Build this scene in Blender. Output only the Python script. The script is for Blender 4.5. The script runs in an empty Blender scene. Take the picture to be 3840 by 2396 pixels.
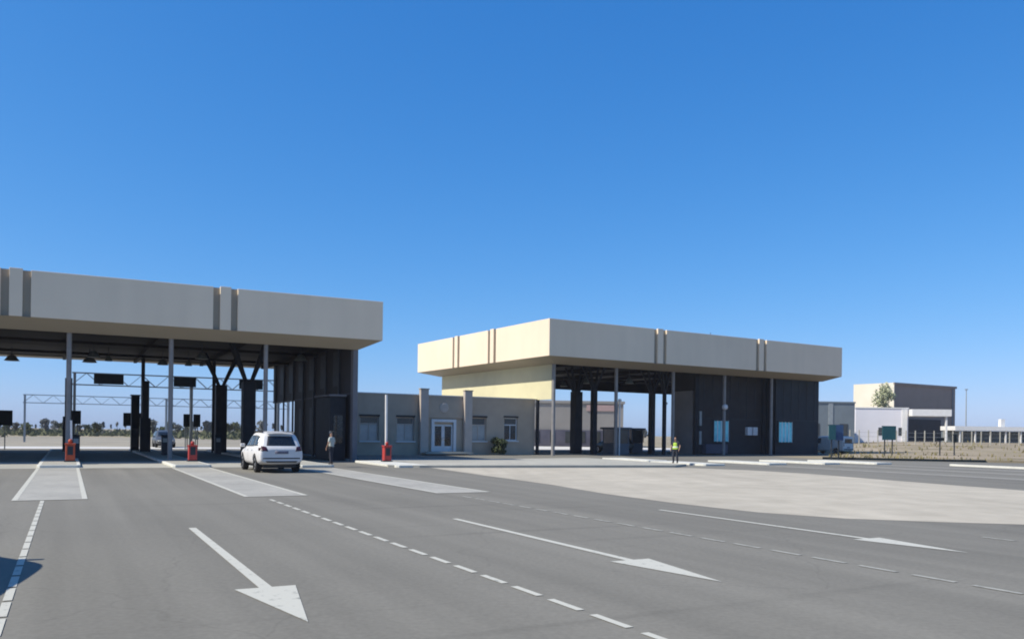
import bpy, bmesh, math, random
from mathutils import Vector, Matrix, noise
from mathutils.bvhtree import BVHTree

random.seed(7)
HAZE = .0002
R = math.radians
scene = bpy.context.scene
COL = scene.collection

# ------------------------------------------------------------------ materials
def mat(name, c1, c2=None, rough=0.7, scale=6.0, detail=6, bump=0.0, metal=0.0, spec=0.4, lo=0.35, hi=0.65, big=None):
    m = bpy.data.materials.new(name); m.use_nodes = True
    nt = m.node_tree; b = nt.nodes['Principled BSDF']
    b.inputs['Roughness'].default_value = rough
    b.inputs['Metallic'].default_value = metal
    b.inputs['Specular IOR Level'].default_value = spec
    if c2 is None:
        c2 = tuple(v*0.86 for v in c1)
    tc = nt.nodes.new('ShaderNodeTexCoord')
    n = nt.nodes.new('ShaderNodeTexNoise'); n.inputs['Scale'].default_value = scale; n.inputs['Detail'].default_value = detail
    n.inputs['Roughness'].default_value = 0.6
    r = nt.nodes.new('ShaderNodeValToRGB')
    r.color_ramp.elements[0].position = lo; r.color_ramp.elements[0].color = (*c2, 1)
    r.color_ramp.elements[1].position = hi; r.color_ramp.elements[1].color = (*c1, 1)
    nt.links.new(tc.outputs['Object'], n.inputs['Vector'])
    nt.links.new(n.outputs['Fac'], r.inputs['Fac'])
    out = r.outputs['Color']
    if big:
        n2 = nt.nodes.new('ShaderNodeTexNoise'); n2.inputs['Scale'].default_value = big[0]; n2.inputs['Detail'].default_value = 4
        r2 = nt.nodes.new('ShaderNodeValToRGB')
        r2.color_ramp.elements[0].position = 0.3; r2.color_ramp.elements[0].color = (big[1],)*3+(1,)
        r2.color_ramp.elements[1].position = 0.7; r2.color_ramp.elements[1].color = (big[2],)*3+(1,)
        mx = nt.nodes.new('ShaderNodeMix'); mx.data_type = 'RGBA'; mx.blend_type = 'MULTIPLY'; mx.inputs[0].default_value = 1
        nt.links.new(tc.outputs['Object'], n2.inputs['Vector']); nt.links.new(n2.outputs['Fac'], r2.inputs['Fac'])
        nt.links.new(out, mx.inputs[6]); nt.links.new(r2.outputs['Color'], mx.inputs[7]); out = mx.outputs[2]
    nt.links.new(out, b.inputs['Base Color'])
    if bump:
        bp = nt.nodes.new('ShaderNodeBump'); bp.inputs['Strength'].default_value = bump; bp.inputs['Distance'].default_value = 0.02
        nt.links.new(n.outputs['Fac'], bp.inputs['Height']); nt.links.new(bp.outputs['Normal'], b.inputs['Normal'])
    return m

M = {}
M['asphalt'] = mat('asphalt', (.207, .196, .165), (.177, .167, .140), 0.92, 14.0, 8, 0.04, spec=0.2, big=(.10, .90, 1.07))
def wear(m, ang, amount, spots, lay=None):
    nt = m.node_tree; b = nt.nodes['Principled BSDF']; src = b.inputs['Base Color'].links[0].from_socket
    tc = nt.nodes.new('ShaderNodeTexCoord'); cur = src
    for (sx, sy, sz, lo, hi, low, high) in lay or ((1.15,.035,1,.35,.65,1-amount,1+amount*.5), (.45,.30,1,.66,.80,1.0,1-spots), (2.3,1.6,1,.70,.78,1.0,1-spots*1.4), (.05,1.1,1,.62,.70,1.0,1-amount)):
        mp = nt.nodes.new('ShaderNodeMapping'); mp.vector_type = 'TEXTURE'; mp.inputs['Rotation'].default_value = (0,0,ang)
        ms = nt.nodes.new('ShaderNodeMapping'); ms.inputs['Scale'].default_value = (sx,sy,sz)
        n = nt.nodes.new('ShaderNodeTexNoise'); n.inputs['Scale'].default_value = 1.0; n.inputs['Detail'].default_value = 5
        r = nt.nodes.new('ShaderNodeValToRGB'); r.color_ramp.elements[0].position = lo; r.color_ramp.elements[1].position = hi
        r.color_ramp.elements[0].color = (low,low,low,1); r.color_ramp.elements[1].color = (high,high,high,1)
        mx = nt.nodes.new('ShaderNodeMix'); mx.data_type = 'RGBA'; mx.blend_type = 'MULTIPLY'; mx.inputs[0].default_value = 1
        nt.links.new(tc.outputs['Object'], mp.inputs['Vector']); nt.links.new(mp.outputs['Vector'], ms.inputs['Vector']); nt.links.new(ms.outputs['Vector'], n.inputs['Vector'])
        nt.links.new(n.outputs['Fac'], r.inputs['Fac']); nt.links.new(cur, mx.inputs[6]); nt.links.new(r.outputs['Color'], mx.inputs[7]); cur = mx.outputs[2]
    nt.links.new(cur, b.inputs['Base Color'])
wear(M['asphalt'], R(28.06), .12, .17)
def cracks(m):
    nt = m.node_tree; b = nt.nodes['Principled BSDF']; src = b.inputs['Base Color'].links[0].from_socket
    tc = nt.nodes.new('ShaderNodeTexCoord'); n = nt.nodes.new('ShaderNodeTexNoise'); n.inputs['Scale'].default_value = .7; n.inputs['Detail'].default_value = 4
    ad = nt.nodes.new('ShaderNodeMix'); ad.data_type = 'RGBA'; ad.blend_type = 'ADD'; ad.inputs[0].default_value = 1.0
    v = nt.nodes.new('ShaderNodeTexVoronoi'); v.feature = 'DISTANCE_TO_EDGE'; v.inputs['Scale'].default_value = .16
    r = nt.nodes.new('ShaderNodeValToRGB'); r.color_ramp.elements[0].position = .0; r.color_ramp.elements[1].position = .004
    r.color_ramp.elements[0].color = (.89,.89,.89,1); r.color_ramp.elements[1].color = (1,1,1,1)
    mx = nt.nodes.new('ShaderNodeMix'); mx.data_type = 'RGBA'; mx.blend_type = 'MULTIPLY'; mx.inputs[0].default_value = 1
    nt.links.new(tc.outputs['Object'], n.inputs['Vector']); nt.links.new(tc.outputs['Object'], ad.inputs[6]); nt.links.new(n.outputs['Color'], ad.inputs[7])
    nt.links.new(ad.outputs[2], v.inputs['Vector']); nt.links.new(v.outputs['Distance'], r.inputs['Fac'])
    nt.links.new(src, mx.inputs[6]); nt.links.new(r.outputs['Color'], mx.inputs[7]); nt.links.new(mx.outputs[2], b.inputs['Base Color'])
cracks(M['asphalt'])
M['earth'] = mat('earth', (.36, .30, .215), (.24, .21, .135), 0.95, .18, 8, spec=0.1, big=(.02, .85, 1.1))
M['field'] = mat('field', (.37, .305, .225), (.225, .19, .12), 0.95, .16, 8, spec=0.1, big=(.05, .82, 1.1))
M['concrete_pale'] = mat('concrete_pale', (.475, .43, .345), (.405, .365, .29), 0.9, .8, 9, spec=0.2, big=(.16, .90, 1.05))
wear(M['concrete_pale'], R(5), .06, .05)
M['concrete'] = mat('concrete', (.41, .395, .335), (.35, .335, .285), 0.9, 1.3, 7, spec=0.2, big=(.15, .9, 1.06))
M['concrete_far'] = mat('concrete_far', (.33, .295, .23), (.265, .24, .19), 0.9, .12, 7, spec=0.1, big=(.03, .85, 1.1))
M['paint_worn'] = mat('paint_worn', (.36, .35, .30), (.20, .195, .165), 0.8, 5.0, 8, lo=.30, hi=.55)
M['paint_faded'] = mat('paint_faded', (.27, .25, .205), (.21, .196, .164), 0.8, 1.5, 8)
M['kerb'] = mat('kerb', (.62, .615, .55), (.53, .525, .47), 0.85, 2.5, 6, spec=0.25)
M['paint_line'] = mat('paint_line', (.50, .485, .41), (.20, .20, .17), 0.7, 7.0, 9, lo=.27, hi=.42)
M['paint_hatch'] = mat('paint_hatch', (.375, .358, .31), (.31, .298, .257), 0.8, 3.2, 9, lo=.30, hi=.62, big=(.5, .86, 1.06))
M['panel'] = mat('panel', (.79, .65, .475), (.765, .63, .46), 0.6, .35, 5, big=(.12, .95, 1.03))
wear(M['panel'], 0, .03, .0, ((1.1,1.1,.10,.35,.7,1.01,.965),(.30,.30,.9,.6,.8,1.0,.97)))
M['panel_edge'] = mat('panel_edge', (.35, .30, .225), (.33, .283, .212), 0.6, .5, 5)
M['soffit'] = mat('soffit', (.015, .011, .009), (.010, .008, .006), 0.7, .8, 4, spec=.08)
M['roof'] = mat('roof', (.30, .29, .27), None, 0.9, .6)
M['pole'] = mat('pole', (.25, .24, .235), (.20, .195, .19), 0.5, 1.5, 4)
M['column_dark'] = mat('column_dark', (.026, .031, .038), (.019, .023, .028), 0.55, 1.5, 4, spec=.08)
M['steel_dark'] = mat('steel_dark', (.05, .06, .07), (.035, .042, .05), 0.5, 2.0, 4, spec=.08)
M['steel_grey'] = mat('steel_grey', (.30, .33, .34), (.24, .27, .28), 0.5, 2.0, 4)
M['wall_cream'] = mat('wall_cream', (.62, .57, .36), (.58, .535, .34), 0.85, .7, 6, big=(.2, .94, 1.04))
M['wall_grey'] = mat('wall_grey', (.43, .355, .27), (.385, .315, .24), 0.85, .9, 6, big=(.25, .9, 1.06))
M['pilaster'] = mat('pilaster', (.48, .42, .36), (.42, .365, .31), 0.85, 1.2, 6)
M['coping'] = mat('coping', (.62, .60, .55), None, 0.7, 2)
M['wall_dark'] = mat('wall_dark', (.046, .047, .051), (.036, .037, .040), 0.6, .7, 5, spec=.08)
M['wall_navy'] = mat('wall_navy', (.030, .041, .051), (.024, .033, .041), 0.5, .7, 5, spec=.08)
M['wall_end'] = mat('wall_end', (.25, .24, .235), (.20, .195, .19), 0.8, .5, 6)
M['wall_mid'] = mat('wall_mid', (.15, .155, .17), (.115, .12, .135), 0.7, .5, 6)
M['glass_dark'] = mat('glass_dark', (.012, .016, .02), (.009, .012, .015), 0.06, 3, 3, spec=0.5)
M['glass_smoke'] = mat('glass_smoke', (.05, .055, .055), (.035, .04, .042), 0.15, 1, 3, spec=0.5)
M['glass_cyan'] = mat('glass_cyan', (.20, .80, .86), (.10, .58, .68), 0.25, 1.4, 3, spec=0.5)
M['cyan_frame'] = mat('cyan_frame', (.70, .84, .86), None, 0.5, 2)
M['window_pale'] = mat('window_pale', (.36, .38, .37), (.28, .30, .295), 0.2, 1.2, 3, spec=0.5)
M['white_paint'] = mat('white_paint', (.74, .73, .70), (.68, .67, .64), 0.5, 2.0, 4)
M['door_white'] = mat('door_white', (.62, .65, .66), (.56, .59, .60), 0.5, 2.0, 4)
M['red'] = mat('red', (.42, .045, .035), (.33, .035, .03), 0.5, 3.0, 4)
M['orange'] = mat('orange', (.48, .085, .03), (.38, .06, .022), 0.5, 3.0, 4)
M['car_white'] = mat('car_white', (.64, .63, .61), (.58, .57, .55), 0.33, 1.6, 6, spec=0.35)
M['car_grey'] = mat('car_grey', (.07, .075, .085), (.06, .065, .075), 0.3, 1.0, 2, spec=0.5)
M['car_green'] = mat('car_green', (.022, .05, .05), (.018, .04, .04), 0.3, 1.0, 2, spec=0.5)
M['rubber'] = mat('rubber', (.018, .018, .018), None, 0.85, 8)
M['plastic_black'] = mat('plastic_black', (.022, .022, .024), None, 0.6, 5)
M['rim'] = mat('rim', (.42, .43, .44), None, 0.35, 4, metal=0.7)
M['tail_red'] = mat('tail_red', (.045, .006, .008), (.025, .005, .006), 0.2, 6, spec=0.6)
M['plate'] = mat('plate', (.16, .16, .20), (.11, .11, .15), 0.5, 18)
M['chrome'] = mat('chrome', (.55, .55, .56), None, 0.25, 3, metal=0.9)
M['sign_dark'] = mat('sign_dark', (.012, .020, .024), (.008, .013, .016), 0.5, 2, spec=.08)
M['sign_teal'] = mat('sign_teal', (.015, .085, .095), (.012, .065, .080), 0.5, 1.5)
M['sign_blue'] = mat('sign_blue', (.03, .075, .17), (.025, .06, .13), 0.5, 1.5)
M['bld_white'] = mat('bld_white', (.74, .72, .74), (.70, .68, .70), 0.8, .4, 5)
M['bld_dark'] = mat('bld_dark', (.27, .215, .18), (.23, .185, .155), 0.8, .25, 6)
M['bld_beige'] = mat('bld_beige', (.66, .61, .50), (.62, .57, .46), 0.8, .3, 5)
M['bld_slate'] = mat('bld_slate', (.18, .215, .235), (.15, .18, .20), 0.8, .3, 5)
M['bld_hall'] = mat('bld_hall', (.27, .255, .235), (.22, .21, .195), 0.8, .15, 5)
M['hall_base'] = mat('hall_base', (.10, .10, .13), (.07, .07, .10), 0.7, .5, 5)
M['hall_band'] = mat('hall_band', (.38, .27, .25), None, 0.8, .4)
M['leaf'] = mat('leaf', (.085, .10, .045), (.045, .06, .028), 0.8, 2.2, 4, spec=0.2)
M['leaf_pale'] = mat('leaf_pale', (.48, .48, .32), (.22, .25, .13), 0.8, 1.5, 4, spec=0.2)
M['leaf_hazed'] = mat('leaf_hazed', (.165, .175, .165), (.115, .125, .115), 0.8, 1.5, 4, spec=0.2)  # distance haze put into the leaf colour, paler and greyer
M['scrub'] = mat('scrub', (.135, .145, .085), (.09, .10, .06), 0.85, .3, 5, spec=0.1)
M['bark'] = mat('bark', (.12, .095, .07), (.07, .055, .04), 0.9, 6, 6)
M['skin'] = mat('skin', (.36, .21, .14), None, 0.6, 12)
M['hair'] = mat('hair', (.02, .016, .013), None, 0.7, 20)
M['shirt'] = mat('shirt', (.46, .48, .43), (.36, .38, .34), 0.85, 9, 5)
M['hivis'] = mat('hivis', (.38, .55, .06), (.30, .45, .05), 0.7, 9, 5)
M['reflect'] = mat('reflect', (.70, .72, .70), None, 0.4, 9)
M['cloth_dark'] = mat('cloth_dark', (.028, .032, .045), (.02, .022, .03), 0.9, 9, 5)
M['fitting_white'] = mat('fitting_white', (.70, .71, .72), None, 0.4, 5)
M['lamp_dark'] = mat('lamp_dark', (.16, .19, .18), (.11, .13, .125), 0.5, 5)
M['grass'] = mat('grass', (.30, .255, .135), (.19, .175, .08), 0.9, 1.2, 3, spec=0.1)

# ------------------------------------------------------------------ mesh helpers
class MB:
    def __init__(self): self.v = []; self.f = []
    def box(self, x0, x1, y0, y1, z0, z1):
        i = len(self.v)
        self.v += [(x0,y0,z0),(x1,y0,z0),(x1,y1,z0),(x0,y1,z0),(x0,y0,z1),(x1,y0,z1),(x1,y1,z1),(x0,y1,z1)]
        self.f += [(i,i+3,i+2,i+1),(i+4,i+5,i+6,i+7),(i,i+1,i+5,i+4),(i+1,i+2,i+6,i+5),(i+2,i+3,i+7,i+6),(i+3,i,i+4,i+7)]
        return self
    def prism(self, pts, z0, z1):
        n = len(pts); i = len(self.v)
        self.v += [(p[0],p[1],z0) for p in pts] + [(p[0],p[1],z1) for p in pts]
        self.f += [tuple(i+k for k in reversed(range(n))), tuple(i+n+k for k in range(n))]
        self.f += [(i+k, i+(k+1)%n, i+n+(k+1)%n, i+n+k) for k in range(n)]
        return self
    def sheet(self, pts, z):
        i = len(self.v); self.v += [(p[0],p[1],z) for p in pts]; self.f.append(tuple(range(i, i+len(pts)))); return self
    def tube(self, a, b, r0, r1=None, n=10, cap=True):
        if r1 is None: r1 = r0
        a = Vector(a); b = Vector(b); d = (b-a).normalized()
        u = d.orthogonal().normalized(); w = d.cross(u); i = len(self.v)
        for p, r in ((a, r0), (b, r1)):
            for k in range(n):
                t = 2*math.pi*k/n
                self.v.append(tuple(p + u*(r*math.cos(t)) + w*(r*math.sin(t))))
        self.f += [(i+k, i+(k+1)%n, i+n+(k+1)%n, i+n+k) for k in range(n)]
        if cap: self.f += [tuple(i+k for k in reversed(range(n))), tuple(i+n+k for k in range(n))]
        return self
    def bar(self, a, b, w, h=None):            # square bar between two points
        if h is None: h = w
        a = Vector(a); b = Vector(b); d = (b-a).normalized()
        up = Vector((0,0,1)) if abs(d.z) < .95 else Vector((0,1,0))
        u = d.cross(up).normalized(); v = u.cross(d).normalized(); i = len(self.v)
        for p in (a, b):
            for s, t in ((-1,-1),(1,-1),(1,1),(-1,1)):
                self.v.append(tuple(p + u*(s*w/2) + v*(t*h/2)))
        self.f += [(i+3,i+2,i+1,i),(i+4,i+5,i+6,i+7)] + [(i+k, i+(k+1)%4, i+4+(k+1)%4, i+4+k) for k in range(4)]
        return self
    def lathe(self, prof, n=16, ox=0, oy=0):
        i = len(self.v)
        for r, z in prof:
            for k in range(n):
                t = 2*math.pi*k/n; self.v.append((ox+r*math.cos(t), oy+r*math.sin(t), z))
        for j in range(len(prof)-1):
            self.f += [(i+j*n+k, i+j*n+(k+1)%n, i+(j+1)*n+(k+1)%n, i+(j+1)*n+k) for k in range(n)]
        self.f += [tuple(i+k for k in reversed(range(n))), tuple(i+(len(prof)-1)*n+k for k in range(n))]
        return self
    def quads(self, rows):                      # grid of points
        i = len(self.v); n = len(rows[0])
        for r in rows: self.v += [tuple(p) for p in r]
        for j in range(len(rows)-1):
            self.f += [(i+j*n+k, i+j*n+k+1, i+(j+1)*n+k+1, i+(j+1)*n+k) for k in range(n-1)]
        return self
    def build(self, name, m, parent=None, smooth=False, bevel=0.0):
        me = bpy.data.meshes.new(name); me.from_pydata(self.v, [], self.f); me.update()
        bm = bmesh.new(); bm.from_mesh(me); bmesh.ops.recalc_face_normals(bm, faces=bm.faces); bm.to_mesh(me); bm.free()
        me.materials.append(M[m] if isinstance(m, str) else m)
        if smooth:
            for p in me.polygons: p.use_smooth = True
        o = bpy.data.objects.new(name, me); COL.objects.link(o)
        if parent: o.parent = parent
        if bevel:
            bv = o.modifiers.new('bevel', 'BEVEL'); bv.width = bevel; bv.segments = 2; bv.limit_method = 'ANGLE'
        return o

def tag(o, label, cat, group=None):
    o['label'] = label; o['category'] = cat
    if group: o['group'] = group
    return o
def struct(o, kind='structure'): o['kind'] = kind; return o
def empty(name, loc=(0,0,0), rz=0.0, label=None, cat=None, group=None):
    o = bpy.data.objects.new(name, None); COL.objects.link(o); o.location = loc; o.rotation_euler = (0,0,rz)
    o.empty_display_size = .2
    if label: tag(o, label, cat, group)
    return o
def copy_tree(o, parent=None):
    c = o.copy(); COL.objects.link(c)
    if parent: c.parent = parent
    for ch in list(o.children): copy_tree(ch, c)
    return c

# ------------------------------------------------------------------ site frames (metres; camera foot at 0,0; +Y ahead)
AA = R(28.06); PA = Vector((-9.80, 52.73))
AB = R(31.56); PB = Vector((3.615, 71.83))
def frame(P, a):
    r = Vector((math.cos(a), math.sin(a))); b = Vector((-r.y, r.x))
    return lambda x, y: tuple(P + r*x + b*y)
FA = frame(PA, AA); FB = frame(PB, AB)

# ------------------------------------------------------------------ ground
g = MB()
N = 40
ext = 1500
g.sheet([(-ext,-90),(ext,-90),(ext,ext),(-ext,ext)], 0.0)
struct(g.build('ground', 'earth'))

road_pts = [FA(-70,-75), FA(95,-75), (190,25.8), (42,67.7), (27,71.8), FA(44,9), FA(60,14), FA(60,33), FA(30,33), FA(-70,31)]
road = struct(MB().sheet(road_pts, .004).build('road', 'asphalt'))
pl = [FA(-70,31.2), FA(22,33.2), FA(30,33.2), FA(30,60), FA(20,130), FA(-90,150)]
struct(MB().sheet(pl, .008).build('pavement', 'concrete_far'))
struct(MB().sheet([FA(-70,31.6), FA(22,33.4), FA(22,41), FA(-70,43)], .012).build('pavement', 'coping'))
struct(MB().sheet([(-12,98), (34,98), (40,123), (-14,123)], .012).build('pavement', 'coping'))
# pale flush paving between the two lanes groups
beige = [(-4.29,44.3),(-1.0,36.6),(1.42,31.16),(3.0,26.6),(4.6,23.22),(5.5,21.8),(6.22,20.73),(7.83,19.49),(9.59,19.0),(11.68,18.6),(20,19.5),(27,22),(23.5,27.5),(19.13,31.06),(16.96,37.54),(15.36,43.0),(13.2,46.6),(10.6,48.4),(9.4,48.6),(3,46.6)]
struct(MB().sheet(beige, .008).build('pavement', 'concrete_pale'))
# concrete strip in front of the canopy
struct(MB().sheet([FA(-70,-6.9), FA(-3.9,-7.6), FA(-3.9,.3), FA(-70,.6)], .008).build('pavement', 'concrete'))
# raised pavement in front of the annex
rp = [FA(-1.2,-9.2), FA(.3,-9.9), FA(7.5,-11.0), FA(15.6,-12.2), FA(17.6,-10.8), FA(18.2,1.6), FA(11,-.3), FA(1.5,-.3)]
struct(MB().prism(rp, .0, .13).build('pavement', 'concrete'))

# field on the right: rises gently away from the kerb
fm = MB(); rows = []
def lerp_line(pts, t):
    k = min(int(t*(len(pts)-1)), len(pts)-2); f = t*(len(pts)-1)-k
    return (pts[k][0]+(pts[k+1][0]-pts[k][0])*f, pts[k][1]+(pts[k+1][1]-pts[k][1])*f)
LEFT = [(27,71.9),(36.8,91),(41,125),(62,270)]; RIGHT = [(190,26),(220,80),(260,150),(330,260)]
def field_pt(u, v):
    a = lerp_line(LEFT, v); b = lerp_line(RIGHT, v)
    return (a[0]+(b[0]-a[0])*u, a[1]+(b[1]-a[1])*u)
def field_z(X, Y, u, v):
    d = min(1, v*5, u*10)
    return .17 + 1.1*d*min(1, max(0, (Y-74)/60)) + .05*noise.noise(Vector((X*.25, Y*.25, 0)))*d
for jj in range(61):
    v = (jj/60)**1.4; row = []
    for ii in range(71):
        u = (ii/70)**1.3; X, Y = field_pt(u, v); row.append((X, Y, field_z(X, Y, u, v)))
    rows.append(row)
fm.quads(rows)
nskirt = rows[0]
fm.quads([[ (p[0],p[1],-.2) for p in nskirt], nskirt])
fm.quads([[ (r[0][0],r[0][1],-.2) for r in rows], [r[0] for r in rows]])
struct(fm.build('terrain', 'field', smooth=True))

# road markings are parts of the road
for x0, x1, y0, y1 in ((-17.42,-15.68,-26.4,-7.2), (-11.75,-9.95,-26.9,-8.0), (-6.05,-4.2,-27.3,-9.5)):
    MB().sheet([FA(x0,y0),FA(x1,y0),FA(x1,y1),FA(x0,y1)], .012).build('marking_area', 'paint_hatch', road)
    e = MB(); w = .13
    for q in ([(x0,y0),(x1,y0),(x1,y0+w),(x0,y0+w)], [(x0,y0+w),(x0+w,y0+w),(x0+w,y1),(x0,y1)], [(x1-w,y0+w),(x1,y0+w),(x1,y1),(x1-w,y1)]):
        e.sheet([FA(*p) for p in q], .016)
    e.build('marking_border', 'paint_line', road)
def dashes(x, ys, ye, l=.64, w=.048, step=.88, m='paint_line'):
    y = ys
    while y > ye:
        MB().sheet([FA(x-w,y-l),FA(x+w,y-l),FA(x+w,y),FA(x-w,y)], .012).build('lane_dash', m, road)
        y -= step
dashes(-16.72, -26.6, -48, .78, .045)
dashes(-11.27, -28.0, -48)
dashes(-5.78, -28.6, -48, m='paint_worn')
dashes(-.5, -41.2, -48, m='paint_worn')
def arrow(x, tail, tip):
    h = 2.02
    p = [(x-.066,tail),(x+.066,tail),(x+.076,tip+h),(x+.36,tip+h),(x,tip),(x-.36,tip+h),(x-.076,tip+h)]
    MB().sheet([FA(*q) for q in reversed(p)], .012).build('lane_arrow', 'paint_line', road)
arrow(-14.04, -34.2, -42.94); arrow(-8.65, -34.43, -42.91); arrow(-2.9, -34.28, -42.5)
# lane paint on the far right carriageway
for x0 in (23.2, 28.6, 33.4):
    MB().sheet([FA(x0,-30),FA(x0+1.7,-30),FA(x0+1.7,-11.6),FA(x0,-11.6)], .012).build('marking_area', 'paint_faded', road)

# ------------------------------------------------------------------ kerb islands
def island(label, F, a, x0, x1, y0, y1, skew=0.0, top='concrete'):
    ox, oy = F((x0+x1)/2, y0)
    w = (x1-x0)/2; L = y1-y0
    e = empty('kerb_island', (ox,oy,0), a, label, 'kerb island', 'kerb islands between the lanes')
    k = .16
    out = [(-w+.12,0+skew),(w-.12,-skew),(w,.14-skew),(w,L),(-w,L),(-w,.14+skew)]
    inn = [(-w+k,k+.05+skew),(w-k,k+.05-skew),(w-k,L-k),(-w+k,L-k)]
    m = MB()
    n = len(out)
    m.prism(out, 0, .135); m.build('kerb', 'kerb', e, bevel=.02)
    MB().sheet(inn, .139).build('paving', top, e)
    return e
island('kerb island nearest the left edge with the orange barrier box on its nose', FA, AA, -17.42,-15.62,-6.85,26)
island('kerb island with the short red barrier box left of the white car', FA, AA, -11.62,-9.8,-7.4,26)
island('kerb island on whose nose the person beside the white car stands', FA, AA, -5.7,-3.9,-8.6,24)
island('short white kerb island under the barrier with the raised white boom', FA, AA, -.9,.9,-9.75,-2.5,top='kerb')
island('white kerb island right of the person in the yellow green vest', FA, AA, 18.95,20.75,-10.9,-5.4,top='kerb')
island('white kerb island below the left blue window', FA, AA, 24.75,26.55,-10.5,-4.6,top='kerb')
island('white kerb island below the right blue window', FA, AA, 29.95,31.7,-10.5,-4.4,top='kerb')
island('white kerb island at the right end, in front of the blue sign board', FA, AA, 34.4,36.2,-11.2,-5,top='kerb')
island('white kerb island left of the person in the yellow green vest', FA, AA, 19.5,21.3,-4.4,1.2,top='kerb')
# low kerb that edges the field
kr = MB()
a0, a1 = FA(38.6,-14.0), FA(38.9,-40)
kr.bar((a0[0],a0[1],.07),(a1[0],a1[1],.07),.18,.14)
tag(kr.build('road_kerb', 'kerb'), 'low pale kerb between the asphalt and the dry field at right', 'kerb')

dk = MB().bar((26.8,71.78,.1),(39.0,68.5,.1),.2,.2)  # near-black colour stands in for the kerb's shaded front face
tag(dk.build('road_kerb', 'sign_dark'), 'low kerb blackened as its shaded face below the blue sign board and the teal one', 'kerb')

# ------------------------------------------------------------------ canopies
def canopy_shell(root, xl, xr, D, ol, orr, of, ob, zs, zsr, zin, zfb, zft, ribs_front, ribs_side=(), rw=.675, bw=.30):
    X0, X1, Y0, Y1 = xl-ol, xr+orr, -of, D+ob
    T = .20
    # front panels and ribs
    def panels(lo, hi, ribs, place, name='fascia_panel'):
        cuts = [lo]
        for c in sorted(ribs): cuts += [c-rw, c+rw]
        cuts.append(hi)
        for i in range(0, len(cuts), 2): place(cuts[i], cuts[i+1], name, zft, 0.0)
        for c in ribs: place(c-bw, c+bw, 'fascia_rib', zft+.05, .02)
    def front(a, b, n, zt, pr):
        MB().box(a, b, Y0-pr, Y0+T, zfb, zt).build(n, 'panel', root, bevel=.015)
    def left(a, b, n, zt, pr):
        MB().box(X0-pr, X0+T, max(a, Y0+T+.001), b, zfb, zt).build(n, 'panel', root, bevel=.015)
    panels(X0, X1, ribs_front, front)
    panels(Y0+T+.001, Y1, ribs_side, left)
    MB().box(X1-T, X1, Y0+T+.001, Y1, zfb, zft).build('fascia_panel', 'panel', root, bevel=.015)
    MB().box(X0+T+.001, X1-T-.001, Y1-T, Y1, zfb, zft).build('fascia_panel', 'panel', root)
    # recessed core behind the grooves, and the flat roof
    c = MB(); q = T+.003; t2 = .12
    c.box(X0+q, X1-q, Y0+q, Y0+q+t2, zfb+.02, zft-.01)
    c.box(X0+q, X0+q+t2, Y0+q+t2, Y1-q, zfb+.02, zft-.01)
    c.build('fascia_core', 'panel_edge', root)  # darker than the panels: shade in the grooves put into its colour
    MB().box(X0+q+t2, X1-q, Y0+q+t2, Y1-q, zft-.5, zft-.35).build('roof', 'roof', root)
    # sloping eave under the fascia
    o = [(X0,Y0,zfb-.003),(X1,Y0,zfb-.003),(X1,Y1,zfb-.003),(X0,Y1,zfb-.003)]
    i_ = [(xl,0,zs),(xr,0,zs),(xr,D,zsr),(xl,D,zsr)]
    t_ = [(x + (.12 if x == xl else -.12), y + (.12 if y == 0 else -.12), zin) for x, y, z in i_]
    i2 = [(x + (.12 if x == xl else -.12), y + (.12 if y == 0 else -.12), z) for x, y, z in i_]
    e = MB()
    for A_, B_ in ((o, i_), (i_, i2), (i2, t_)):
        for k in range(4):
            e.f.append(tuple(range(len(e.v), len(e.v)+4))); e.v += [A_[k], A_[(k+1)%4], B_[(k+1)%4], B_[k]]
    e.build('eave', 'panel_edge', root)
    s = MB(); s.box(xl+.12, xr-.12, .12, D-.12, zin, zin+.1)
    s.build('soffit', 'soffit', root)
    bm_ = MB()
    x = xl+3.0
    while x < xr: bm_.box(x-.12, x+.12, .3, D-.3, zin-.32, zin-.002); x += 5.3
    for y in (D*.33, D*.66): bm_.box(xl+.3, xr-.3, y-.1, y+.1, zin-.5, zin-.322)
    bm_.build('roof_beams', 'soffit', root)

def tree_column(root, x, y, w, ztop, zroof, low=None, spread=.95):
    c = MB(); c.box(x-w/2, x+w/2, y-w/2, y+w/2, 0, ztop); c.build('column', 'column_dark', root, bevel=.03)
    if low:
        MB().box(x-low/2, x+low/2, y-low/2, y+low/2, 0, 2.6).build('column_casing', 'column_dark', root, bevel=.03)
    for sx, sy in ((-1,-.5),(1,-.5),(-1,.6),(1,.6)):
        MB().bar((x+sx*w*.2, y+sy*w*.2, ztop-.05), (x+sx*spread, y+sy*spread, zroof), .17).build('strut', 'column_dark', root)

# --- canopy A (left)
CA = empty('checkpoint_canopy', (PA.x, PA.y, 0), AA, 'big beige flat roofed canopy on the left, over the lanes the white car enters', 'canopy')
canopy_shell(CA, -46, 0, 26.8, 1.19, 1.19, 1.19, 1.19, 7.04, 7.66, 7.75, 7.6, 10.03, (-8.26, -18.62, -29.0, -39.4))
for x in (-5.67, -10.99, -16.16, -21.4, -26.7, -32, -37.3, -42.5):
    MB().tube((x,.25,0.0),(x,.25,7.76),.13,n=14).build('pole', 'pole', CA, smooth=False)
    MB().tube((x,20.5,0.0),(x,20.5,7.76),.14,n=12).build('rear_pole', 'column_dark', CA)
    if x > -6: tree_column(CA, x, 16.9, .82, 5.35, 7.72, spread=1.25)
    else:
        MB().box(x-.24,x+.24,17.6,18.1,2.7,5.5).build('column', 'column_dark', CA, bevel=.03)
        MB().box(x-.36,x+.36,17.5,18.2,0,2.698).build('column_casing', 'column_dark', CA, bevel=.03)
tree_column(CA, -5.67, 5.6, .80, 5.05, 7.72, spread=1.15)
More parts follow.
